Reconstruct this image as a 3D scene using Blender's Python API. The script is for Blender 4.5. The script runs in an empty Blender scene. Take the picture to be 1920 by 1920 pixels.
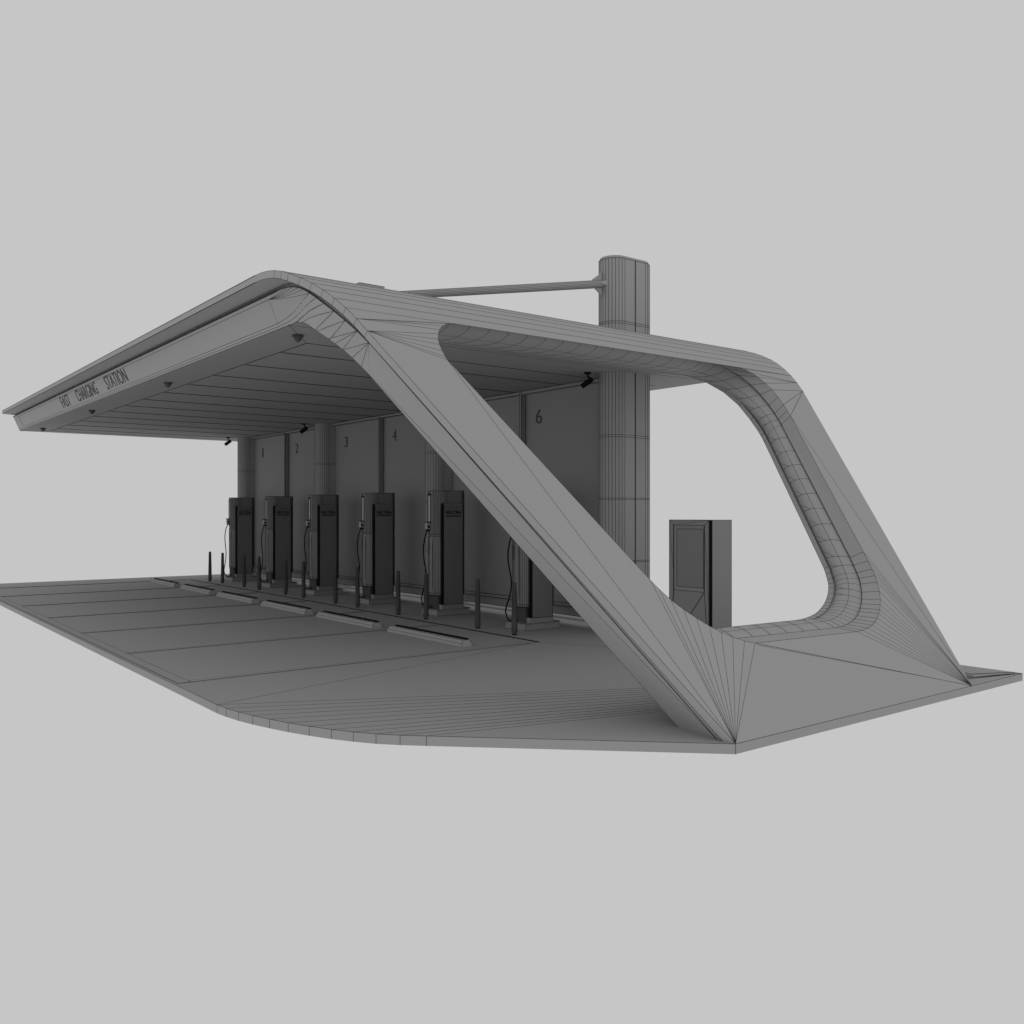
import bpy, math, random
from math import sin, cos, pi, radians
from mathutils import Vector, Matrix
from mathutils.geometry import delaunay_2d_cdt

random.seed(4)
SC = bpy.context.scene
COL = SC.collection

# ------------------------------------------------------------------ camera
cam_d = bpy.data.cameras.new('camera')
cam = bpy.data.objects.new('camera', cam_d)
COL.objects.link(cam)
cam_d.sensor_width = 36.0
cam_d.lens = 36.0 * 1694.0 / 1920.0
cam_d.clip_start = 0.05
cam_d.clip_end = 300.0
cam.location = (0, 0, 1.75)
cam.rotation_euler = (radians(90), 0, math.atan(2190 / 1694.0))
SC.camera = cam

# ------------------------------------------------------------------ light: a plain grey studio all round, as the picture shows
world = bpy.data.worlds.new('World')
SC.world = world
world.use_nodes = True
bg = world.node_tree.nodes['Background']
bg.inputs[0].default_value = (0.565, 0.565, 0.565, 1)
bg.inputs[1].default_value = 1.0
SC.view_settings.view_transform = 'Standard'
SC.view_settings.look = 'None'
SC.view_settings.exposure = 0.0
SC.view_settings.gamma = 1.0
SC.render.engine = 'CYCLES'
SC.cycles.diffuse_bounces = 1

# ------------------------------------------------------------------ materials
def mat(name, v, rough=0.9, spec=0.05):
    m = bpy.data.materials.new(name)
    m.use_nodes = True
    nt = m.node_tree
    b = nt.nodes['Principled BSDF']
    n = nt.nodes.new('ShaderNodeTexNoise')
    n.inputs['Scale'].default_value = 3.0
    n.inputs['Detail'].default_value = 4.0
    r = nt.nodes.new('ShaderNodeMapRange')
    r.inputs['To Min'].default_value = v * 0.985
    r.inputs['To Max'].default_value = v * 1.015
    nt.links.new(n.outputs['Fac'], r.inputs['Value'])
    nt.links.new(r.outputs['Result'], b.inputs['Base Color'])
    b.inputs['Roughness'].default_value = rough
    b.inputs['Specular IOR Level'].default_value = spec
    return m

CLAY = mat('grey_clay', 0.43)
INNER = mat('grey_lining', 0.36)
DECK = mat('grey_deck', 0.40)
WALLM = mat('grey_wall', 0.34)
DARK = mat('dark_clay', 0.13)
PANEL = mat('side_panel_shade', 0.235)  # clay darkened in its colour to stand for shade on the charger side
BLACK = mat('near_black', 0.012)
LINE = mat('seam_line', 0.05)
SCREEN = mat('screen_front_light', 0.5)  # paler than the clay, imitating light on the forward-facing screen
MS = [CLAY, LINE]

# ------------------------------------------------------------------ mesh builder
class MB:
    def __init__(self):
        self.v = []; self.f = []; self.m = []; self.sm = []
    def add(self, vs, fs, mi=0, smooth=False):
        o = len(self.v)
        self.v += [tuple(p) for p in vs]
        for f in fs:
            self.f.append([i + o for i in f]); self.m.append(mi); self.sm.append(smooth)
    def box(self, x0, x1, y0, y1, z0, z1, mi=0):
        vs = [(x, y, z) for z in (z0, z1) for y in (y0, y1) for x in (x0, x1)]
        self.add(vs, [(0, 2, 3, 1), (4, 5, 7, 6), (0, 1, 5, 4), (2, 6, 7, 3), (0, 4, 6, 2), (1, 3, 7, 5)], mi)
    def line(self, a, b, r, mi=1):
        a = Vector(a); b = Vector(b); d = b - a
        if d.length < 1e-6: return
        d.normalize()
        up = Vector((0, 0, 1)) if abs(d.z) < .9 else Vector((1, 0, 0))
        s = d.cross(up).normalized(); t = s.cross(d).normalized()
        vs = []
        for p in (a, b):
            for q in (s + t, t - s, -s - t, s - t):
                vs.append(p + q * r * .8)
        self.add(vs, [(0, 1, 5, 4), (1, 2, 6, 5), (2, 3, 7, 6), (3, 0, 4, 7), (3, 2, 1, 0), (4, 5, 6, 7)], mi)
    def path(self, pts, r, mi=1, closed=False):
        for i in range(len(pts) - 1): self.line(pts[i], pts[i + 1], r, mi)
        if closed: self.line(pts[-1], pts[0], r, mi)
    def prism(self, poly, z0, z1, mi=0, smooth=False, top=None):
        n = len(poly); top = top or poly
        vs = [(p[0], p[1], z0) for p in poly] + [(p[0], p[1], z1) for p in top]
        self.add(vs, [(i, (i + 1) % n, n + (i + 1) % n, n + i) for i in range(n)], mi, smooth)
        self.add(vs, [tuple(range(n - 1, -1, -1)), tuple(range(n, 2 * n))], mi)
    def tube(self, pts, rad, n=8, mi=0, closed=False, caps=True):
        pts = [Vector(p) for p in pts]; N = len(pts)
        rr = rad if isinstance(rad, (list, tuple)) else [rad] * N
        rings = []; prev = None
        for i, p in enumerate(pts):
            d = (pts[(i + 1) % N] - pts[i - 1]) if closed else (pts[min(i + 1, N - 1)] - pts[max(i - 1, 0)])
            d.normalize()
            if prev is None:
                up = Vector((0, 0, 1)) if abs(d.z) < .9 else Vector((1, 0, 0))
                s = d.cross(up).normalized()
            else:
                s = (prev - d * prev.dot(d)).normalized()
            prev = s; t = d.cross(s)
            rings.append([p + (s * cos(2 * pi * k / n) + t * sin(2 * pi * k / n)) * rr[i] for k in range(n)])
        vs = [q for r_ in rings for q in r_]; fs = []
        M = N if closed else N - 1
        for i in range(M):
            j = (i + 1) % N
            for k in range(n):
                l = (k + 1) % n
                fs.append((i * n + k, i * n + l, j * n + l, j * n + k))
        self.add(vs, fs, mi, True)
        if caps and not closed:
            self.add(vs, [tuple(range(n - 1, -1, -1)), tuple(range((N - 1) * n, N * n))], mi)
        return rings
    def lathe(self, prof, c=(0, 0, 0), n=24, mi=0, smooth=True):
        vs = [(c[0] + r * cos(2 * pi * k / n), c[1] + r * sin(2 * pi * k / n), c[2] + z) for r, z in prof for k in range(n)]
        fs = [(i * n + k, i * n + (k + 1) % n, (i + 1) * n + (k + 1) % n, (i + 1) * n + k) for i in range(len(prof) - 1) for k in range(n)]
        self.add(vs, fs, mi, smooth)
        m = len(prof) - 1
        self.add(vs, [tuple(range(n - 1, -1, -1)), tuple(range(m * n, m * n + n))], mi)
    def build(self, name, mats, parent=None, loc=(0, 0, 0)):
        me = bpy.data.meshes.new(name)
        me.from_pydata([tuple(p) for p in self.v], [], self.f)
        for m in mats: me.materials.append(m)
        me.polygons.foreach_set('material_index', self.m)
        me.polygons.foreach_set('use_smooth', self.sm)
        me.update()
        o = bpy.data.objects.new(name, me)
        COL.objects.link(o); o.location = loc
        if parent: o.parent = parent
        return o

def tag(o, label=None, cat=None, group=None, kind=None):
    if label: o['label'] = label
    if cat: o['category'] = cat
    if group: o['group'] = group
    if kind: o['kind'] = kind
    return o

def thing(name, label, cat, loc=(0, 0, 0), group=None):
    o = bpy.data.objects.new(name, None)
    o.empty_display_size = .2
    COL.objects.link(o); o.location = loc
    return tag(o, label, cat, group)

def copy_tree(o, parent=None):
    c = o.copy(); COL.objects.link(c)
    if parent: c.parent = parent
    for ch in [x for x in bpy.data.objects if x.parent == o]: copy_tree(ch, c)
    return c

def text_mb(mb, txt, size_w, size_h, fn, mi=0, ext=.004, bold=0.0):
    """write txt as solid letters filling size_w x size_h; fn(u, v, w) maps to 3D"""
    cu = bpy.data.curves.new('lettering_curve', 'FONT')
    cu.body = txt; cu.size = 1; cu.resolution_u = 3; cu.extrude = .5; cu.offset = bold
    o = bpy.data.objects.new('lettering_source', cu); COL.objects.link(o)
    dg = bpy.context.evaluated_depsgraph_get()
    me = bpy.data.meshes.new_from_object(o.evaluated_get(dg))
    xs = [v.co.x for v in me.vertices]; ys = [v.co.y for v in me.vertices]
    x0, x1, y0, y1 = min(xs), max(xs), min(ys), max(ys)
    sw = size_w / (x1 - x0) if size_w else size_h / (y1 - y0)
    vs = [fn((v.co.x - x0) * sw, (v.co.y - y0) / (y1 - y0) * size_h, v.co.z * 2 * ext) for v in me.vertices]
    mb.add(vs, [tuple(p.vertices) for p in me.polygons], mi)
    bpy.data.objects.remove(o); bpy.data.curves.remove(cu); bpy.data.meshes.remove(me)

def lerp(a, b, t): return a + (b - a) * t
def interp(tab, s):
    if s <= tab[0][0]: return tab[0][1]
    for (a, va), (b, vb) in zip(tab, tab[1:]):
        if s <= b: return lerp(va, vb, (s - a) / (b - a))
    return tab[-1][1]

# ------------------------------------------------------------------ the deck
P0 = (-4.36, 5.505); P3 = (-4.36, 9.23); P1 = (-4.36, 10.37)
XL = -25.1; YB = 10.37; YF = 2.90
rim = [(-8.124, 2.90), (-7.93, 2.915), (-7.72, 2.945), (-7.51, 2.99), (-7.29, 3.05), (-7.07, 3.12), (-6.85, 3.205), (-6.64, 3.30), (-6.46, 3.40), (-6.29, 3.51), (-6.14, 3.64), (-5.993, 3.79)]
deck = MB()
outline = [(XL, YF)] + rim + [P0, P3, P1, (XL, YB)]
deck.prism(outline, -0.078, 0.0)
r = .0018
for i, p in enumerate(rim):
    deck.line((p[0], p[1], 0), (p[0], p[1], -.078), r)
    deck.line((p[0], p[1], 0), (P1[0], P1[1], 0), r)
deck.path([(p[0], p[1], 0) for p in outline], r, closed=True)
deck.line((P0[0], P0[1], 0), (P0[0], P0[1], -.078), r)
BX = [-9.405 - 2.357 * k for k in range(7)]
C0 = (-9.405, 7.69)
deck.line((rim[0][0], rim[0][1], 0), (C0[0], C0[1], 0), r)
deck.line((C0[0], C0[1], 0), (P1[0], P1[1], 0), r)
deck_o = tag(deck.build('pavement', [DECK, LINE]), 'flat grey slab under the charging canopy with a curved front corner', 'pavement', kind='structure')

# painted bay outlines, a sheet 4 mm above the deck
bay = MB()
zb = .004
def strip(x0, x1, y0, y1, rl=.003):
    bay.add([(x0, y0, zb), (x1, y0, zb), (x1, y1, zb), (x0, y1, zb)], [(0, 1, 2, 3)])
    bay.path([(x0, y0, zb), (x1, y0, zb), (x1, y1, zb), (x0, y1, zb)], rl, closed=True)
for k, x in enumerate(BX):
    strip(x - .04, x + .04, 3.07, 7.62, .0014 + .0004 * k)
strip(BX[-1] - .04, BX[0] + .04, 2.94, 3.065, .0018)
bay.line((BX[-1], 7.70, zb), (BX[0] + .04, 7.70, zb), .011)
tag(bay.build('road_marking', [DECK, LINE]), 'thin outlines of the six parking bays on the slab', 'road marking', kind='structure')

# low raised strip along the back of the slab
rs = MB()
rs.add([(XL + .05, 9.74, .002), (-4.58, 9.74, .002), (-4.41, 10.33, .002), (XL + .05, 10.33, .002),
        (XL + .05, 9.76, .014), (-4.60, 9.76, .026), (-4.42, 10.33, .010), (XL + .05, 10.33, .014)],
       [(3, 2, 1, 0), (4, 5, 7), (5, 6, 7), (0, 1, 5, 4), (1, 2, 6, 5), (2, 3, 7, 6), (3, 0, 4, 7)])
rs.line((XL + .05, 9.76, .028), (-4.60, 9.76, .028), .0015)
rs.line((-4.60, 9.76, .028), (-4.42, 10.33, .010), .003)
tag(rs.build('kerb', [DECK, LINE]), 'low raised strip along the back edge of the slab', 'kerb', kind='structure')

# ------------------------------------------------------------------ canopy shell, parametrised by arc length s, depth Y and thickness t
XA, ZT, RA = -9.1, 4.22, 2.38
ANG = radians(49.1252)
SE = RA * ANG
xe, ze = XA + RA * sin(ANG), ZT - RA * (1 - cos(ANG))
SG = SE + ze / sin(ANG)
S0 = -15.95
TH = .47
def P(s, y, t=0.0):
    if s < 0: return (XA + s, y, ZT - t)
    if s < SE:
        a = s / RA
        return (XA + (RA - t) * sin(a), y, ZT - RA + (RA - t) * cos(a))
    return (xe + (s - SE) * cos(ANG) - t * sin(ANG), y, ze - (s - SE) * sin(ANG) - t * cos(ANG))
def sground(t): return SG - t * cos(ANG) / sin(ANG)
arc = [SE * k / 12 for k in range(13)]
lip_y = [(.85, 3.65), (SE, 3.985), (SG, 5.505)]
ft_y = [(0, 3.885), (.4, 3.865), (.8, 3.835), (1.1, 3.815), (1.3, 3.825), (1.6, 3.893), (SE, 4.054), (SG, 5.535)]
gap_y = [(0, 3.935), (.4, 3.91), (.8, 3.875), (1.1, 3.85), (1.3, 3.858), (1.6, 3.918), (SE, 4.072), (SG, 5.541)]
fb_y = [(0, 4.03), (.3, 4.01), (.6, 3.97), (.9, 3.93), (1.1, 3.918), (1.33, 3.955), (1.6, 4.03), (SE, 4.163), (SG, 5.70)]
bk_y = [(0, 10.95), (1.2, 10.86), (SE, 10.65), (SG, 9.225)]
bf_y = [(0, 10.90), (1.2, 10.68), (SE, 10.46), (SG, 9.08)]
hole = [(1.687, 5.142), (1.713, 5.011), (1.77, 4.925), (1.852, 4.849), (1.93, 4.801), (2.018, 4.759), (2.1, 4.74), (2.193, 4.731), (2.277, 4.73), (2.322, 4.734), (4.989, 5.646), (5.084, 5.685), (5.205, 5.747), (5.31, 5.827), (5.408, 5.918), (5.498, 6.014), (5.573, 6.108), (5.633, 6.213), (5.684, 6.328), (5.719, 6.443), (5.75, 7.984), (5.746, 8.094), (5.729, 8.204), (5.704, 8.309), (5.674, 8.395), (5.634, 8.48), (5.583, 8.565), (5.54, 8.634), (5.483, 8.706), (5.42, 8.779), (5.323, 8.872), (5.205, 8.961), (5.122, 9.011), (5.036, 9.049), (4.922, 9.093), (4.8, 9.137), (2.6, 9.848), (2.5, 9.875), (2.39, 9.897), (2.249, 9.912), (2.108, 9.907), (1.986, 9.878), (1.863, 9.834), (1.781, 9.772), (1.718, 9.69), (1.693, 9.601), (1.687, 9.5)]

def inner_of(q):
    s_, y_ = q
    s2 = 4.4 + (s_ - 4.4) * .65 if s_ > 4.4 else s_
    if s_ < 2.39:
        u_ = (2.39 - s_) / .703
        s2 = s_ - 1.44 * u_ * u_
    y2 = y_
    if y_ > 7.5: y2 = y_ - .065 * min(1, (y_ - 7.5) / 1.3)
    return (s2, y2)
hole_in = [inner_of(q) for q in hole]

def in_poly(p, poly):
    x, y = p; c = False; n = len(poly)
    for i in range(n):
        x1, y1 = poly[i]; x2, y2 = poly[(i + 1) % n]
        if (y1 > y) != (y2 > y) and x < (x2 - x1) * (y - y1) / (y2 - y1) + x1: c = not c
    return c

def skin(mb, t, fy, by, flip=False, mi=0, hole=hole):
    ss = [S0] + arc + [SG if t == 0 else sground(t)]
    fr = [(s, interp(fy, s)) for s in ss]; bk = [(s, interp(by, s)) for s in ss][::-1]
    out = fr + bk
    pts = [Vector(p) for p in out]; n = len(out)
    edges = [(i, (i + 1) % n) for i in range(n)]
    ho = len(pts); pts += [Vector(p) for p in hole]
    edges += [(ho + i, ho + (i + 1) % len(hole)) for i in range(len(hole))]
    m = len(ss)
    for i in range(1, m - 1): edges.append((i, n - 1 - i))
    v2, _, tris, *_ = delaunay_2d_cdt(pts, edges, [], 0, 1e-6)
    fs = []
    for f in tris:
        c = (sum(v2[i][0] for i in f) / len(f), sum(v2[i][1] for i in f) / len(f))
        if in_poly(c, out) and not in_poly(c, hole):
            fs.append(tuple(f[::-1]) if flip else tuple(f))
    mb.add([P(p[0], p[1], t) for p in v2], fs, mi, False)

canopy = thing('canopy', 'sweeping grey canopy, its flat roof bending down into a slanted leg with rounded opening', 'canopy', (0, 0, 0))
shell = MB()
skin(shell, 0.0, lip_y, bk_y, flip=True)
stn = [S0] + arc + [None]
def loop(tab_t):   # tab_t: list of (t, yfun)
    rows = []
    for s in stn:
        row = []
        for t, tab in tab_t:
            ss = s if s is not None else sground(t)
            y = interp(tab[0], ss) + tab[1]
            row.append(P(ss, y, t))
        rows.append(row)
    return rows
def loft(mb, rows, mi=0, smooth=False, flip=False):
    m = len(rows[0]); vs = [p for r_ in rows for p in r_]; fs = []
    for i in range(len(rows) - 1):
        for j in range(m - 1):
            f = (i * m + j, (i + 1) * m + j, (i + 1) * m + j + 1, i * m + j + 1)
            fs.append(f[::-1] if flip else f)
    mb.add(vs, fs, mi, smooth)
# front lip and soffit
lip = loop([(0, (lip_y, 0)), (.075, (lip_y, 0.0)), (.088, (ft_y, .0)), (.088, (gap_y, 0)), (.13, (gap_y, .0))])
loft(shell, lip)
# back edge of the roof
back = loop([(0, (bk_y, 0)), (TH, (bf_y, 0))])
loft(shell, back, flip=True)
# walls of the window opening, outer band and inner band
def hole_off(k, d):   # point k of the hole pushed away from the opening by d
    n = len(hole); a = hole[(k - 1) % n]; b = hole[(k + 1) % n]
    tx, ty = b[0] - a[0], b[1] - a[1]; L = math.hypot(tx, ty)
    nx, ny = ty / L, -tx / L
    if in_poly((hole[k][0] + nx * .02, hole[k][1] + ny * .02), hole): nx, ny = -nx, -ny
    return (hole[k][0] + nx * d, hole[k][1] + ny * d)
def hw(k, t, d=0.0, dt=0.0):
    """point on the wall of the opening at depth t, pushed d into the wall"""
    q = hole_off(k, d); f = t / TH
    dx, dy = hole_in[k][0] - hole[k][0], hole_in[k][1] - hole[k][1]
    return P(q[0] + dx * f, q[1] + dy * f, t + dt)
H = len(hole)
secs = [(0, 0), (.155, 0), (.16, .05), (.41, .05), (.415, 0), (TH, 0)]
vs = []
for k in range(H):
    for t, d in secs:
        vs.append(hw(k, t, d))
m = len(secs)
shell.add(vs, [(k * m + j, ((k + 1) % H) * m + j, ((k + 1) % H) * m + j + 1, k * m + j + 1) for k in range(H) for j in range(m - 1)])
# left end of the roof
shell.add([P(S0, interp(lip_y, -1), 0), P(S0, interp(lip_y, -1), .075), P(S0, 3.935, .088), P(S0, 3.935, .13), P(S0, 3.885, .13), P(S0, 4.03, TH), P(S0, 10.90, TH), P(S0, 10.95, 0)], [tuple(range(8))])
# seam lines of the shell
RN, RM, RF = .0017, .0024, .004
fr = lambda s: interp(lip_y, s)
bk = lambda s: interp(bk_y, s)
def surf(a, b, t=0.0, r=RN, n=None):
    """line over the curved surface from (s,y) to (s,y)"""
    if n is None: n = 1 if min(a[0], b[0]) >= SE or max(a[0], b[0]) <= 0 else 8
    pts = [P(lerp(a[0], b[0], i / n), lerp(a[1], b[1], i / n), t) for i in range(n + 1)]
    shell.path(pts, r)
for i, s in enumerate(arc):
    if s < 1.6:
        surf((s, fr(s)), (s, bk(s)), n=1, r=RM)
S11 = arc[10]
surf((S11, fr(S11)), hole[0], n=4); surf((S11, fr(S11)), hole[0], n=1, r=RN)
for k in (1, 2, 3): surf((arc[11], fr(arc[11])), hole[k], n=4)
surf((arc[11], fr(arc[11])), hole[0], n=3)
for k in range(4, 10): surf((SE, fr(SE)), hole[k], n=1)
P0s = (SG, 5.505); P3s = (SG, 9.225)
surf(hole[9], P0s, r=RN)
for k in range(10, 20): surf(hole[k], P0s, r=RN * .9)
for k in range(20, 36, 1): surf(hole[k], P3s, r=RN)
surf(hole[19], P3s, r=RM); surf((5.74, 6.46), (SG - .01, 9.20), r=RN)
for k in (36, 38, 40): surf((SE, bk(SE)), hole[k], n=1, r=RM)
for k in (41, 42, 43): surf((arc[11], bk(arc[11])), hole[k], n=3, r=RM)
for k in (44, 45, 46): surf((arc[10], bk(arc[10])), hole[k], n=3, r=RM)
surf((SE, bk(SE)), hole[36], n=1, r=RM); surf(hole[36], P3s, r=RN)
for k in range(H):
    a, b = hole[k], hole[(k + 1) % H]
    surf(a, b, 0, RN, 1)
    for t in (.155, .415, TH): shell.line(hw(k, t), hw((k + 1) % H, t), RM)
    if k not in (0,):
        shell.line(hw(k, 0), hw(k, .155), RN if k < 20 else RM)
        shell.line(hw(k, .415), hw(k, TH), RN if k < 20 else RM)
# lip: outer line, cross ticks on the bend, front end line
for rows_i in (0, 1):
    for i in range(len(lip) - 1):
        shell.line(lip[i][rows_i], lip[i + 1][rows_i], RN if i else RF)
for i in range(4, len(lip) - 1): shell.line(lip[i][0], lip[i][1], RN)
for i in range(len(lip) - 1): shell.line(lip[i][2], lip[i + 1][2], RN if i else RM)
for i in range(len(back) - 1): shell.line(back[i][1], back[i + 1][1], RM)
for i in range(len(arc)):     # ticks of the soffit
    if i > 2: shell.line(lip[i + 1][1], lip[i + 1][2], RN)
shell.build('roof_shell', MS, canopy)

# front fascia, set behind the lip, running down the front of the leg
fas = MB()
F = loop([(.13, (gap_y, 0)), (.13, (ft_y, 0)), (TH, (fb_y, 0))])
loft(fas, F[:-1])
a_, b_ = F[-2], F[-1]
fas.add([a_[0], a_[1], a_[2], b_[0], b_[1], b_[2]], [(0, 3, 4, 1), (2, 1, 4), (2, 4, 5)])
# black shadow gap line above the fascia
for i in range(len(F) - 1): fas.line(F[i][1], F[i + 1][1], .008 if i < 1 else (.005 if i < 13 else .0022))
def fa(s, w):   # point on the fascia, w = 0 at its top, 1 at its foot
    a = P(s if s < SE else lerp(SE, sground(.13), (s - SE) / (SG - SE)), interp(ft_y, s), .13)
    b = P(s if s < SE else lerp(SE, sground(TH), (s - SE) / (SG - SE)), interp(fb_y, s), TH)
    return (lerp(a[0], b[0], w), lerp(a[1], b[1], w) , lerp(a[2], b[2], w))
e = .002
stations = [S0] + arc + [SG]
ft_m = [(s, interp(ft_y, s)) for s in stations]; fb_m = [(s, interp(fb_y, s)) for s in stations]
def fl(a, b, r=RN):
    A = Vector(fa(*a)); B = Vector(fa(*b)); n = 10 if max(a[0], b[0]) > .3 and min(a[0], b[0]) < SE else 1
    if n > 1: n = 24
    pts = []
    for i in range(n + 1):
        q = A.lerp(B, i / n)
        if n > 1:
            if q.x <= XA: s_, t_ = q.x - XA, ZT - q.z
            else:
                dx, dz = q.x - XA, q.z - (ZT - RA); s_ = math.atan2(dx, dz) * RA; t_ = RA - math.hypot(dx, dz)
            if s_ < SE: q.y = lerp(interp(ft_m, s_), interp(fb_m, s_), (t_ - .13) / (TH - .13)) - .0015
        pts.append(q)
    fas.path(pts, r)
XR = -9.35 - XA   # right end of the sign strip
fl((S0 + .62, .12), (XR, .12), RM); fl((S0 + .75, .84), (XR, .84), RM)
fl((S0 + .62, .12), (S0 + .75, .84), RF); fl((XR, .12), (XR, .84), RN)
fl((S0, .93), (XR, .93), RM)
pts_top = [(s, 0.0) for s in arc]; pts_bot = [(s, 1.0) for s in arc]
for i in range(2, 6): fl((XR, .12), (arc[i], 0))
fl((XR, .12), (arc[6], .02)); fl((XR, .84), (arc[6], .02)); fl((XR, .93), (arc[7], .02), RN)
for a_, bs in ((arc[8], (XR, .25)), (arc[9], (.55, 1.10)), (arc[10], (1.15, 1.40)), (arc[11], (1.38, 1.50, 1.63)), (SE, (1.64, 1.80, 1.96, SE + .05))):
    for b_ in bs: fl((a_, 0), (b_, 1.0))
fas.line(F[-2][2], F[-1][1], RN)
fl((SE, .0), (SG, .0), RM)
for i in range(len(F) - 1): fas.line(F[i][2], F[i + 1][2], RN if i else RM)
fascia = fas.build('fascia', MS, canopy)
mat_sign = mat('sign_letters', .11)
vdir = (Vector((0, 3.885, ZT - .13)) - Vector((0, 4.03, ZT - TH))).normalized()
ndir = Vector((0, -vdir.z, vdir.y)).normalized()
if ndir.y > 0: ndir = -ndir
for w, x0, x1 in (('FAST', -19.90, -19.17), ('CHARGING', -18.58, -17.05), ('STATION', -16.43, -15.16)):
    txt = MB()
    base = Vector((x0, 4.03, ZT - TH)) + vdir * .098
    text_mb(txt, w, x1 - x0, .222, lambda u, v, q: base + Vector((1, 0, 0)) * u + vdir * v + ndir * (q + .004), 0, .004, -.012)
    txt.build('lettering', [mat_sign], fascia)

# inner lining: ceiling and underside of the leg
lin = MB()
skin(lin, TH, fb_y, bf_y, hole=hole_in)
zc = ZT - TH
YC0, YC1 = 4.62, 10.55; XC1 = -9.95; XC0 = -24.5
lin.path([(XC0, YC1, zc), (XC0, YC0, zc), (XC1, YC0, zc), (XC1, YC1, zc)], .006)
lin.line((XC1, YC0, zc), P(0.0, 4.02, TH), RM)
lin.line((XC0, YC0, zc), (XL + .05, 4.05, zc), .005)
x = -10.71; k = 0
while x > XC0:
    rr = .004 + .0002 * k
    lin.line((x, YC0, zc), (x, 9.3, zc), rr * 1.3); lin.line((x - .05, YC0 + .05, zc), (x - .05, 9.3, zc), rr * .8)
    x -= 1.19; k += 1
for s in arc[0:12:2]:
    a = P(s, interp(fb_y, s), TH); b = P(s, interp(bf_y, s), TH)
    if s < .05: lin.line(a, b, RM)
lin.build('ceiling', [INNER, LINE], canopy)

# rounded trim tube set in the window opening
ring = MB()
phis = [pi * k / 8 for k in range(9)]
rings = []
for k in range(H):
    a = hole[k]; b = hole[(k + 1) % H]
    L = math.hypot(b[0] - a[0], b[1] - a[1]); n = max(1, round(L / .27))
    for j in range(n):
        row = []
        for ph in phis:
            t_ = .2875 - .124 * cos(ph)
            d_ = .045 - .10 * sin(ph)
            g0, g1 = [.13 * sin(ph) * max(0, min(1, (2.3 - c_[0]) / .6)) for c_ in (a, b)]
            q0 = Vector(hw(k, t_, d_, g0)); q1 = Vector(hw((k + 1) % H, t_, d_, g1))
            row.append(q0.lerp(q1, j / n))
        rings.append(row)
N = len(rings); m = len(phis)
ring.add([p for r_ in rings for p in r_], [(i * m + k, ((i + 1) % N) * m + k, ((i + 1) % N) * m + k + 1, i * m + k + 1) for i in range(N) for k in range(m - 1)], 0, True)
for i in range(N):
    a_, b_ = rings[i], rings[(i + 1) % N]
    long_ = (a_[4] - b_[4]).length > .1
    ring.path([a_[k_].lerp(b_[k_], .55 * k_ / 8 if long_ else 0) for k_ in range(9)], RM if long_ else RN)
    if (a_[4] - b_[4]).length > .1:
        ring.path([a_[4].lerp(b_[4], .28), a_[5].lerp(b_[5], .62), a_[6].lerp(b_[6], .8), b_[8]], RN)
    else:
        ring.line(a_[2], b_[6], RN * .8)
    for k0 in (0, 8): ring.line(a_[k0], b_[k0], RM)
    ring.line(a_[3], b_[3], RN)
ring.build('window_trim', MS, canopy)

# ------------------------------------------------------------------ columns with their roof stays
CX = [-9.43 - 4.72 * k for k in range(4)]
def stadium(cx, y0, y1, rad, n=14):
    pts = []
    for i in range(n + 1):
        a = pi + pi * i / n
        pts.append((cx + rad * cos(a), y0 + rad * sin(a)))
    for i in range(n + 1):
        a = pi * i / n
        pts.append((cx + rad * cos(a), y1 + rad * sin(a)))
    return pts
def make_column():
    root = thing('column', 'x', 'column', (0, 0, 0), 'tall round-ended columns in a row along the back wall')
    mb = MB(); poly = stadium(0, -.21, .21, .22)
    inner = stadium(0, -.21, .21, .20)
    mb.prism(poly, 0, 5.37, 0, False)
    mb.prism(poly, 5.37, 5.41, 0, False, top=inner)
    for p in poly: mb.line((p[0], p[1], 0), (p[0], p[1], 5.37), .0028)
    for y in (0.0,): 
        mb.line((.22, y, 0), (.22, y, 5.37), .008); mb.line((-.22, y, 0), (-.22, y, 5.37), .008)
    for z in (1.03, 1.05, 1.93, 1.95, 2.82, 2.85, 4.44, 4.47):
        mb.path([(p[0], p[1], z) for p in poly], .0032, closed=True)
    mb.path([(p[0], p[1], 5.37) for p in poly], .004, closed=True)
    mb.build('shaft', [mat_col, LINE], root)
    st = MB()
    a = Vector((-.02, -.42, 5.02)); b = Vector((-.02, -4.16, 4.29))
    rg = st.tube([a, b], [.056, .046], 16)
    for k in range(16): st.line(rg[0][k], rg[1][k], .002)
    st.build('stay_rod', MS, root)
    g = MB()
    for tri in (((-.03, -.40, 5.20), (-.03, -.40, 4.82), (-.03, -.61, 4.96), (-.03, -.61, 5.06)),):
        v = list(tri) + [(p[0] + .02, p[1], p[2]) for p in tri]
        g.add(v, [(0, 1, 2, 3), (7, 6, 5, 4), (0, 4, 5, 1), (1, 5, 6, 2), (2, 6, 7, 3), (3, 7, 4, 0)])
    g.add([(-.13, -.385, 5.06), (-.13, -.385, 4.98), (.09, -.40, 4.98), (.09, -.40, 5.06), (-.03, -.56, 5.02)], [(0, 1, 4), (1, 2, 4), (2, 3, 4), (3, 0, 4), (3, 2, 1, 0)])
    g.build('gusset', MS, root)
    return root
mat_col = mat('column_clay', .40)
col0 = make_column()
col_labels = ['nearest round-ended column, rising through the roof beside the grey cabinet, with a stay rod near its top',
              'round-ended column between wall panels 4 and 5, mostly behind the slanted leg',
              'round-ended column between wall panels 2 and 3',
              'farthest round-ended column, standing left of wall panel 1']
for i, x in enumerate(CX):
    o = col0 if i == 0 else copy_tree(col0)
    o.location = (x, (9.37, 9.39, 9.41, 9.42)[i], 0); o['label'] = col_labels[i]
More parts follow.
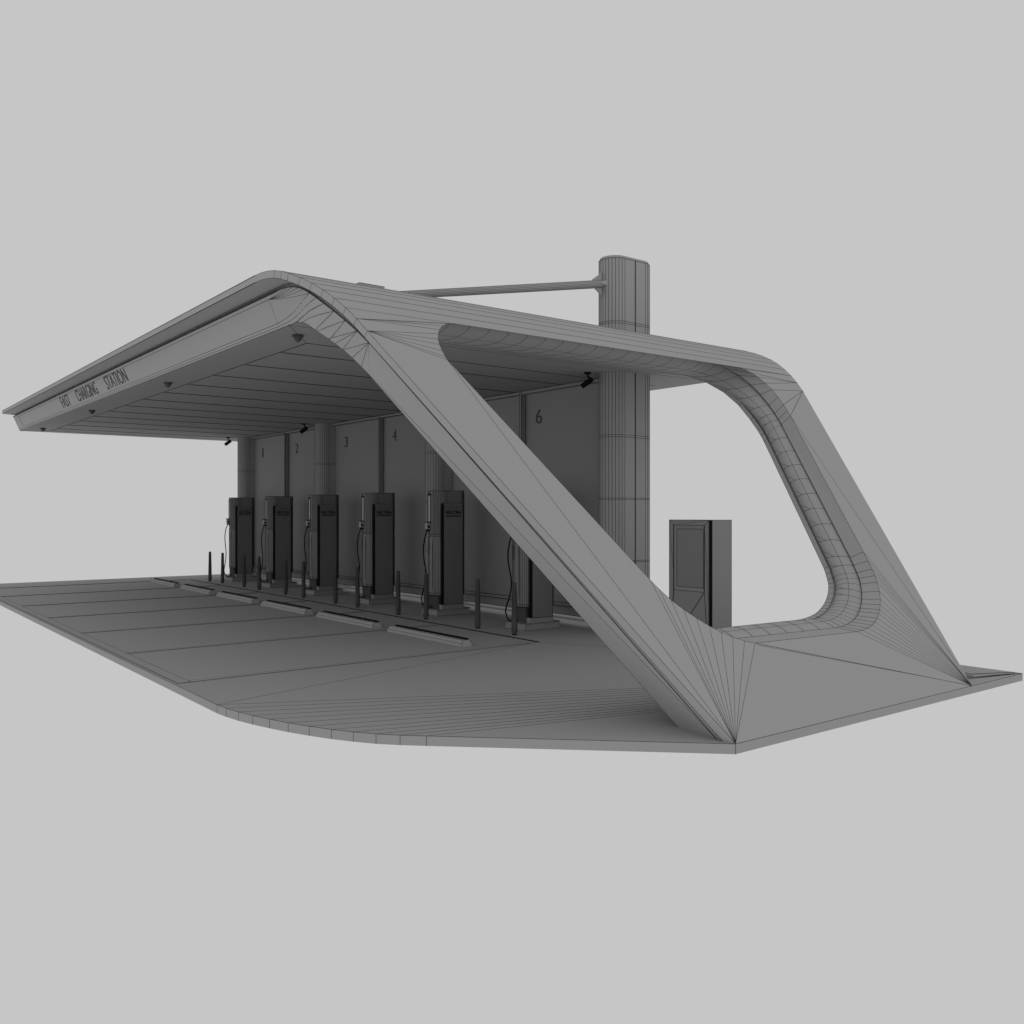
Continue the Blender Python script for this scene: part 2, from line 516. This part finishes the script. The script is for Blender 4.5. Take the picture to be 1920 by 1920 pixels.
# plates on the roof where the rods land
for i, x in enumerate(CX):
    m_ = MB(); m_.box(x - .14, x + .10, 4.99, 5.32, ZT + .001, ZT + .18)
    m_.path([(x - .14, 4.99, ZT + .18), (x + .10, 4.99, ZT + .18), (x + .10, 5.32, ZT + .18), (x - .14, 5.32, ZT + .18)], .003, closed=True)
    m_.build('anchor_plate', MS, canopy)

# ------------------------------------------------------------------ wall panels 1..6
YW = 9.36
PX = [(-11.75, -9.66), (-13.92, -11.75), (-16.47, -14.38), (-18.64, -16.47), (-21.19, -19.10), (-23.36, -21.19)]   # for numbers 6..1
NXc = [-11.376, -13.62, -15.994, -18.11, -20.688, -22.806]
num = [6, 5, 4, 3, 2, 1]
where = {6: 'with the number 6 beside the nearest column', 5: 'with the number 5, mostly hidden behind the slanted leg', 4: 'with the number 4, just left of the slanted leg',
         3: 'with the number 3, right of the second farthest column', 2: 'with the number 2, left of the second farthest column', 1: 'with the number 1, at the far end of the row'}
for i, (x0, x1) in enumerate(PX):
    t = thing('wall_panel', 'tall grey wall panel ' + where[num[i]], 'wall panel', (0, 0, 0), 'numbered wall panels behind the chargers')
    m_ = MB(); m_.box(x0 + .026, x1 - .026 if i % 2 else x1, YW, YW + .07, .135, 3.69); 
    m_.build('panel', [WALLM, LINE], t)
    fr_ = MB(); rr = .004 + .0008 * i
    fr_.box(x0 + .027, x1 - .027, YW - .09, YW - .001, 3.69, 3.742)
    fr_.box(x0 + .027, x1 - .027, YW - .045, YW - .001, .278, .327)
    for z, y in ((3.69, YW - .09), (.278, YW - .045), (.327, YW - .045), (3.742, YW - .09), (.135, YW)):
        fr_.line((x0 + .03, y, z), (x1 - .03, y, z), rr)
    fr_.build('rail', [WALLM, LINE], t)
    if i % 2 == 0:
        ps = MB(); ps.box(x0 - .025, x0 + .025, YW - .094, YW + .12, .14, 3.742)
        for xx in (x0 - .025, x0 + .025): ps.line((xx, YW - .094, .14), (xx, YW - .094, 3.742), rr)
        ps.line((x0 + .028, YW - .002, .14), (x0 + .028, YW - .002, 3.7), rr * 1.3)
        ps.build('post', [mat_post if i else (mat_post := mat('post_clay', .30)), LINE], t)
    dg = MB()
    w = .15 if num[i] != 1 else .07
    cx = NXc[i]
    text_mb(dg, str(num[i]), w, .232, lambda u, v, q: (cx - w / 2 + u, YW - .006 + q, 3.19 + v), 0, .004, -.012)
    dg.build('numeral', [mat_num if i else (mat_num := mat('numeral_paint', .09))], t)

# ------------------------------------------------------------------ chargers
def rrect(x0, x1, y0, y1, rf, rb, n=9):
    pts = []
    for (cx, cy, r_, a0) in ((x0 + rf, y0 + rf, rf, pi), (x1 - rf, y0 + rf, rf, 1.5 * pi), (x1 - rb, y1 - rb, rb, 0), (x0 + rb, y1 - rb, rb, .5 * pi)):
        for k in range(n + 1):
            a = a0 + .5 * pi * k / n
            pts.append((cx + r_ * cos(a), cy + r_ * sin(a)))
    return pts
def make_charger():
    root = thing('charger', 'x', 'charger', (0, 0, 0), 'upright chargers in a row')
    b = MB()
    lo = [(-.25, -.34), (.25, -.34), (.25, .34), (-.25, .34)]; hi = [(-.235, -.325), (.235, -.325), (.235, .325), (-.235, .325)]
    b.prism(lo, 0, .09, 0, False, top=hi)
    b.box(-.245, .245, -.335, .335, .091, .104)
    b.box(.02, .250, -.25, .20, .105, .185)
    b.path([(p[0], p[1], .002) for p in lo], .003, closed=True)
    b.path([(p[0] * 1.04, p[1] * 1.03, .104) for p in hi], .004, closed=True)
    b.line((.25, -.34, 0), (.235, -.325, .1), .003)
    b.build('plinth', [mat_pl, LINE], root)
    n = MB(); n.box(-.155, .16, -.265, .22, .105, .345); n.build('neck', [mat_neck], root)
    body = MB(); poly = rrect(-.228, .222, -.30, .27, .17, .10)
    pin = rrect(-.218, .212, -.29, .26, .16, .09)
    low = MB()
    low.prism(poly, .34, 1.340, 0, False)
    body.prism(pin, 1.341, 1.365, 0, False)
    body.prism(poly, 1.365, 2.115, 0, False)
    for p in poly:
        low.line((p[0], p[1], .34), (p[0], p[1], 1.34), .0034); body.line((p[0], p[1], 1.365), (p[0], p[1], 2.115), .0034)
    for z in (.342, .375, 1.338): low.path([(p[0], p[1], z) for p in poly], .005, closed=True)
    for z in (1.367, 2.112): body.path([(p[0], p[1], z) for p in poly], .005, closed=True)
    body.build('upper_body', [mat_body, LINE], root)
    low.build('lower_body', [mat_low, LINE], root)
    gr = MB()
    gp = [p for p in poly if p[1] < -.2 and p[0] < .03]
    gp = [(p[0] * 1.012, p[1] * 1.012) for p in gp]
    for k in range(11): gr.path([(p[0], p[1], 1.04 + .02 * k) for p in gp], .004, 0)
    gr.tube([(.045, -.302, 1.30), (.043, -.304, 1.18), (.041, -.303, 1.02), (.041, -.302, .45)], [.002, .009, .006, .003], 6, 0)
    gr.build('grille', [LINE], root)
    sc = MB(); sc.box(-.098, -.028, -.303, -.27, 1.585, 2.03); 
    sc.build('screen', [SCREEN], root)
    sf = MB()
    for x0, x1, z0, z1 in ((-.112, -.098, 1.56, 2.06), (-.028, -.014, 1.56, 2.06), (-.098, -.028, 2.03, 2.06), (-.098, -.028, 1.56, 1.585)):
        sf.box(x0, x1, -.307, -.26, z0, z1)
    sf.build('screen_frame', [BLACK], root)
    sp = MB()
    sp.add([(.222, -.245, .187), (.222, .195, .187), (.258, .170, .187), (.258, -.220, .187),
            (.222, -.245, 1.90), (.222, .195, 1.90), (.258, .170, 1.90), (.258, -.220, 1.90)],
           [(0, 1, 2, 3), (7, 6, 5, 4), (2, 6, 7, 3)], 0)
    sp.add([(.222, -.245, .187), (.222, .195, .187), (.258, .170, .187), (.258, -.220, .187),
            (.222, -.245, 1.90), (.222, .195, 1.90), (.258, .170, 1.90), (.258, -.220, 1.90)], [(0, 3, 7, 4), (1, 5, 6, 2)], 1)
    for y in (-.220, .170): sp.line((.258, y, .19), (.258, y, 1.88), .003)
    for y in (-.247, .197): sp.line((.224, y, .19), (.224, y, 1.88), .006)
    for z in (.187, 1.90, 1.85, 1.82, 1.79): sp.line((.258, -.220, z), (.258, .170, z), .003)
    panel = sp.build('side_panel', [PANEL, BLACK], root)
    lt = MB()
    text_mb(lt, 'VECTRA', .33, .055, lambda u, v, q: (.262 + q, -.19 + u, 1.715 + v), 0, .004, .01)
    lt.box(.2585, .263, -.19, .14, 1.672, 1.686)
    lt.box(.2585, .261, -.19, .14, 1.697, 1.702)
    lt.build('lettering', [BLACK], panel)
    hd = MB()
    hd.box(-.095, -.030, -.37, -.302, 1.455, 1.57, 0)
    hd.box(-.100, -.022, -.378, -.302, 1.57, 1.585, 1)
    hd.box(-.088, -.035, -.362, -.302, 1.425, 1.455, 1)
    hd.tube([(-.05, -.345, 1.50), (-.012, -.34, 1.50)], .02, 10, 1)
    hd.build('plug_holder', [CLAY, BLACK], root)
    cb = MB()
    cp = [(-.058, -.35, 1.44), (-.055, -.375, 1.37), (-.060, -.40, 1.30), (-.086, -.41, 1.15), (-.083, -.41, 1.03), (-.055, -.41, .91), (-.010, -.41, .78), (.0, -.41, .70), (-.01, -.41, .60), (-.055, -.41, .47), (-.11, -.41, .37), (-.148, -.41, .27), (-.125, -.405, .19), (-.09, -.39, .135), (-.05, -.33, .12), (-.03, -.27, .15)]
    cb.tube(cp, .011, 8, 0)
    cb.build('cable', [BLACK], root)
    return root
mat_pl = mat('plinth_clay', .36); mat_body = mat('charger_body_clay', .24); mat_low = mat('charger_lower_clay', .30); mat_neck = mat('charger_neck_clay', .10)
ch0 = make_charger()
ch_lab = ['nearest charger, its upper half hidden behind the slanted leg', 'charger in front of the column left of the slanted leg, fully visible nearest one',
          'charger under the number 4, with side panel coloured as in shade and hanging cable', 'charger in front of the column between wall numbers 2 and 3',
          'charger in front of the post between wall numbers 1 and 2', 'farthest charger, in front of the end column, its cable against the bare background']
for i in range(6):
    o = ch0 if i == 0 else copy_tree(ch0)
    o.location = ((-10.61, -12.99, -15.36, -17.735, -20.115, -22.52)[i], (8.607, 8.617, 8.625, 8.637, 8.66, 8.68)[i], 0); o['label'] = ch_lab[i]

# ------------------------------------------------------------------ bollards
bx = [-10.143, -11.054, -12.526, -13.39, -14.862, -15.762, -17.204, -18.111, -19.588, -20.529, -21.917, -22.75]
def make_bollard():
    root = thing('bollard', 'x', 'bollard', (0, 0, 0), 'slim dark bollards in front of the chargers')
    m_ = MB(); n = 16
    m_.lathe([(.030, .015), (.040, .03), (.043, .09), (.040, .22), (.034, .40), (.031, .60), (.030, .70)], n=n)
    for k in range(n):
        a = 2 * pi * k / n
        m_.line((.0435 * cos(a), .0435 * sin(a), .05), (.0305 * cos(a), .0305 * sin(a), .70), .0012)
    m_.build('post', [DARK, LINE], root)
    c = MB(); c.lathe([(.030, .701), (.030, .742), (.026, .748)], n=n)
    for z in (.712, .725, .738): c.path([(.0305 * cos(2 * pi * k / n), .0305 * sin(2 * pi * k / n), z) for k in range(n)], .002, closed=True)
    c.build('cap', [DARK, LINE], root)
    f_ = MB(); f_.lathe([(.033, 0.0), (.036, .006), (.031, .014)], n=n); f_.build('foot', [BLACK], root)
    return root
bo0 = make_bollard()
order = ['first', 'second', 'third', 'fourth', 'fifth', 'sixth']
cn = ['nearest', 'second nearest', 'third nearest', 'third farthest', 'second farthest', 'farthest']
for i, x in enumerate(bx):
    o = bo0 if i == 0 else copy_tree(bo0)
    o.location = (x, (7.89, 7.90, 7.915, 7.90, 7.91, 7.915, 7.925, 7.935, 7.95, 7.965, 7.96, 7.94)[i], 0)
    side = 'right' if i % 2 == 0 else 'left'
    o['label'] = 'slim dark bollard, %s one of the pair before the %s charger' % (side, cn[i // 2])

# ------------------------------------------------------------------ wheel stops
def make_stop():
    root = thing('wheel_stop', 'x', 'wheel stop', (0, 0, 0), 'wheel stops at the heads of the parking bays')
    m_ = MB(); W = .97
    sec = [(-.085, 0), (-.075, .045), (-.045, .085), (.045, .085), (.075, .045), (.085, 0)]
    vs = [(x, y, z) for x in (-W, W) for y, z in sec]; n = 6
    vs = [(x * (1 if z < .02 else (.985 if z < .06 else .965)), y, z) for x, y, z in vs]
    m_.add(vs, [(i, i + n, (i + 1) % n + n, (i + 1) % n) for i in range(n)] + [tuple(range(n)), tuple(range(2 * n - 1, n - 1, -1))])
    for i in range(n): m_.line(vs[i], vs[i + n], .0022)
    for e_ in (0, n): m_.path([vs[e_ + i] for i in range(n)], .002, closed=True)
    m_.build('block', MS, root)
    s = MB(); s.box(-.88, .92, .005, .052, .0855, .104); s.build('dark_strip', [BLACK], root)
    return root
ws0 = make_stop()
wl = ['nearest', 'second nearest', 'third nearest', 'third farthest', 'second farthest', 'farthest']
for i in range(6):
    o = ws0 if i == 0 else copy_tree(ws0)
    o.location = (-10.60 - 2.357 * i, 6.715, 0)
    o['label'] = 'low grey wheel stop with black top strip, before the %s charger' % cn[i]

# ------------------------------------------------------------------ dome lamps under the front edge
def make_dome():
    root = thing('dome_lamp', 'x', 'ceiling lamp', (0, 0, 0), 'dome lamps under the front edge of the roof')
    h = MB(); h.lathe([(.060, 0), (.060, -.022), (.052, -.026)], n=20)
    for z in (-.002, -.012, -.022): h.path([(.061 * cos(2 * pi * k / 20), .061 * sin(2 * pi * k / 20), z) for k in range(20)], .0016, closed=True)
    h.build('housing', [DARK, LINE], root)
    l = MB(); pr = [(.046 * cos(a), -.027 - .05 * sin(a)) for a in [radians(d) for d in (0, 15, 30, 45, 60, 75, 86)]]
    l.lathe(pr, n=20)
    for r_, z in pr[:-1]: l.path([(r_ * cos(2 * pi * k / 20), r_ * sin(2 * pi * k / 20), z) for k in range(20)], .0014, closed=True)
    l.build('dome', [DARK, LINE], root)
    return root
dm0 = make_dome()
dl = ['nearest small dome lamp under the front roof edge, by the arch of the leg', 'small dome lamp under the front roof edge, next after the one by the arch',
      'small dome lamp under the front roof edge, just below the lettering', 'farthest small dome lamp, at the left tip of the front roof edge']
for i, x in enumerate((-9.55, -14.28, -19.08, -23.85)):
    o = dm0 if i == 0 else copy_tree(dm0)
    o.location = (x, 4.33, zc - .001); o['label'] = dl[i]

# ------------------------------------------------------------------ spot cameras
def make_cam():
    root = thing('security_camera', 'x', 'camera', (0, 0, 0), 'black cameras hanging from the ceiling by the columns')
    a = MB(); a.lathe([(.05, 0), (.05, -.022), (.03, -.026)], n=16); a.build('mount', [BLACK], root)
    b = MB(); b.tube([(0, 0, -.024), (.0, 0, -.05), (.025, .03, -.085), (.03, .035, -.12)], .013, 8); b.build('arm', [BLACK], root)
    c = MB()
    d = Vector((-.62, -.55, -.56)).normalized(); o_ = Vector((.055, .05, -.095))
    u = d.cross(Vector((0, 0, 1))).normalized(); w = u.cross(d).normalized()
    def ringp(t, k): 
        return [o_ + d * t + u * x_ * k + w * z_ * k for x_, z_ in ((-.036, -.03), (.036, -.03), (.042, 0), (.036, .034), (-.036, .034), (-.042, 0))]
    rr_ = [ringp(0, .8), ringp(.02, 1), ringp(.175, 1), ringp(.19, .95)]
    vs_ = [p for q in rr_ for p in q]
    c.add(vs_, [(i * 6 + k, i * 6 + (k + 1) % 6, (i + 1) * 6 + (k + 1) % 6, (i + 1) * 6 + k) for i in range(3) for k in range(6)] + [tuple(range(5, -1, -1)), tuple(range(18, 24))])
    c.build('housing', [BLACK], root)
    l = MB(); e_ = o_ + d * .188
    l.tube([e_, e_ + d * .008], .022, 12); l.build('lens', [DARK], root)
    return root
cm0 = make_cam()
cl = ['black camera under the ceiling beside the nearest column', 'black camera under the ceiling hidden behind the slanted leg', 'black camera under the ceiling before the column between numbers 2 and 3',
      'farthest black camera, hanging at the end column against the bare background']
for i, x in enumerate(CX):
    o = cm0 if i == 0 else copy_tree(cm0)
    o.location = (x - .14, 8.77, zc - .001); o['label'] = cl[i]

# ------------------------------------------------------------------ cabinet behind the leg
cab = thing('cabinet', 'upright grey cabinet with a recessed front, standing behind the leg window', 'cabinet', (-8.045, 9.2, 0))
m_ = MB(); W = .715; Hc = 1.645
m_.box(-.355, .36, .03, .42, 0, Hc)
m_.path([(.36, .03, 0), (.36, .03, Hc), (.36, .42, Hc), (.36, .42, 0)], .0025)
m_.build('body', [mat('cabinet_clay', .36), LINE], cab)
f_ = MB()
x0, x1, z0, z1 = -.355, .34, 0, Hc
i0, i1, j0, j1 = x0 + .075, x1 - .09, .70, Hc - .07
yo, yi, ym = -.0, .022, .006
V = [(x0, yo, z0), (x1, yo, z0), (x1, yo, z1), (x0, yo, z1), (i0, ym, j0), (i1, ym, j0), (i1, ym, j1), (i0, ym, j1),
     (i0 + .04, yi, j0 + .05), (i1 - .03, yi, j0 + .05), (i1 - .03, yi, j1 - .05), (i0 + .04, yi, j1 - .05)]
f_.add(V, [(0, 1, 5, 4), (1, 2, 6, 5), (2, 3, 7, 6), (3, 0, 4, 7), (4, 5, 9, 8), (5, 6, 10, 9), (6, 7, 11, 10), (7, 4, 8, 11)])
f_.add([(x0, yo, z0), (x1, yo, z0), (x1, yo, z1), (x0, yo, z1), (x0, .028, z0), (x1, .028, z0), (x1, .028, z1), (x0, .028, z1)],
       [(1, 5, 6, 2), (3, 2, 6, 7), (0, 3, 7, 4), (4, 7, 6, 5)])
rl = .0032
def cl_(a, b, r_=rl): f_.line(V[a], V[b], r_)
for a, b in ((0, 3), (3, 2), (3, 7), (2, 6), (4, 5), (7, 6), (8, 9), (10, 11), (8, 11), (9, 10)): cl_(a, b)
for a, b in ((4, 7), (5, 6)): cl_(a, b, .007)
f_.line((x1 - .003, -.002, 0), (x1 - .003, -.002, Hc), .007)
f_.line(V[4], (x0 + .02, 0, 0), .006); f_.line(V[5], (x1 - .03, 0, 0), .004); f_.line(V[5], (-.25, 0, 0.05), .005)
f_.line(V[2], V[7], .002); f_.line(V[6], (x1, 0, .4), .002); f_.line(V[3], (i0, ym, .9), .002)
f_.build('front_panel', [mat('cabinet_front_clay', .33), LINE], cab)
w_ = MB(); w_.add([(i0 + .041, yi + .001, j0 + .051), (i1 - .031, yi + .001, j0 + .051), (i1 - .031, yi + .001, j1 - .051), (i0 + .041, yi + .001, j1 - .051)], [(0, 1, 2, 3)])
w_.build('display', [mat('display_clay', .29)], cab)
g_ = MB(); g_.box(.341, .359, .004, .0295, 0, Hc - .003); g_.build('joint', [BLACK], cab)
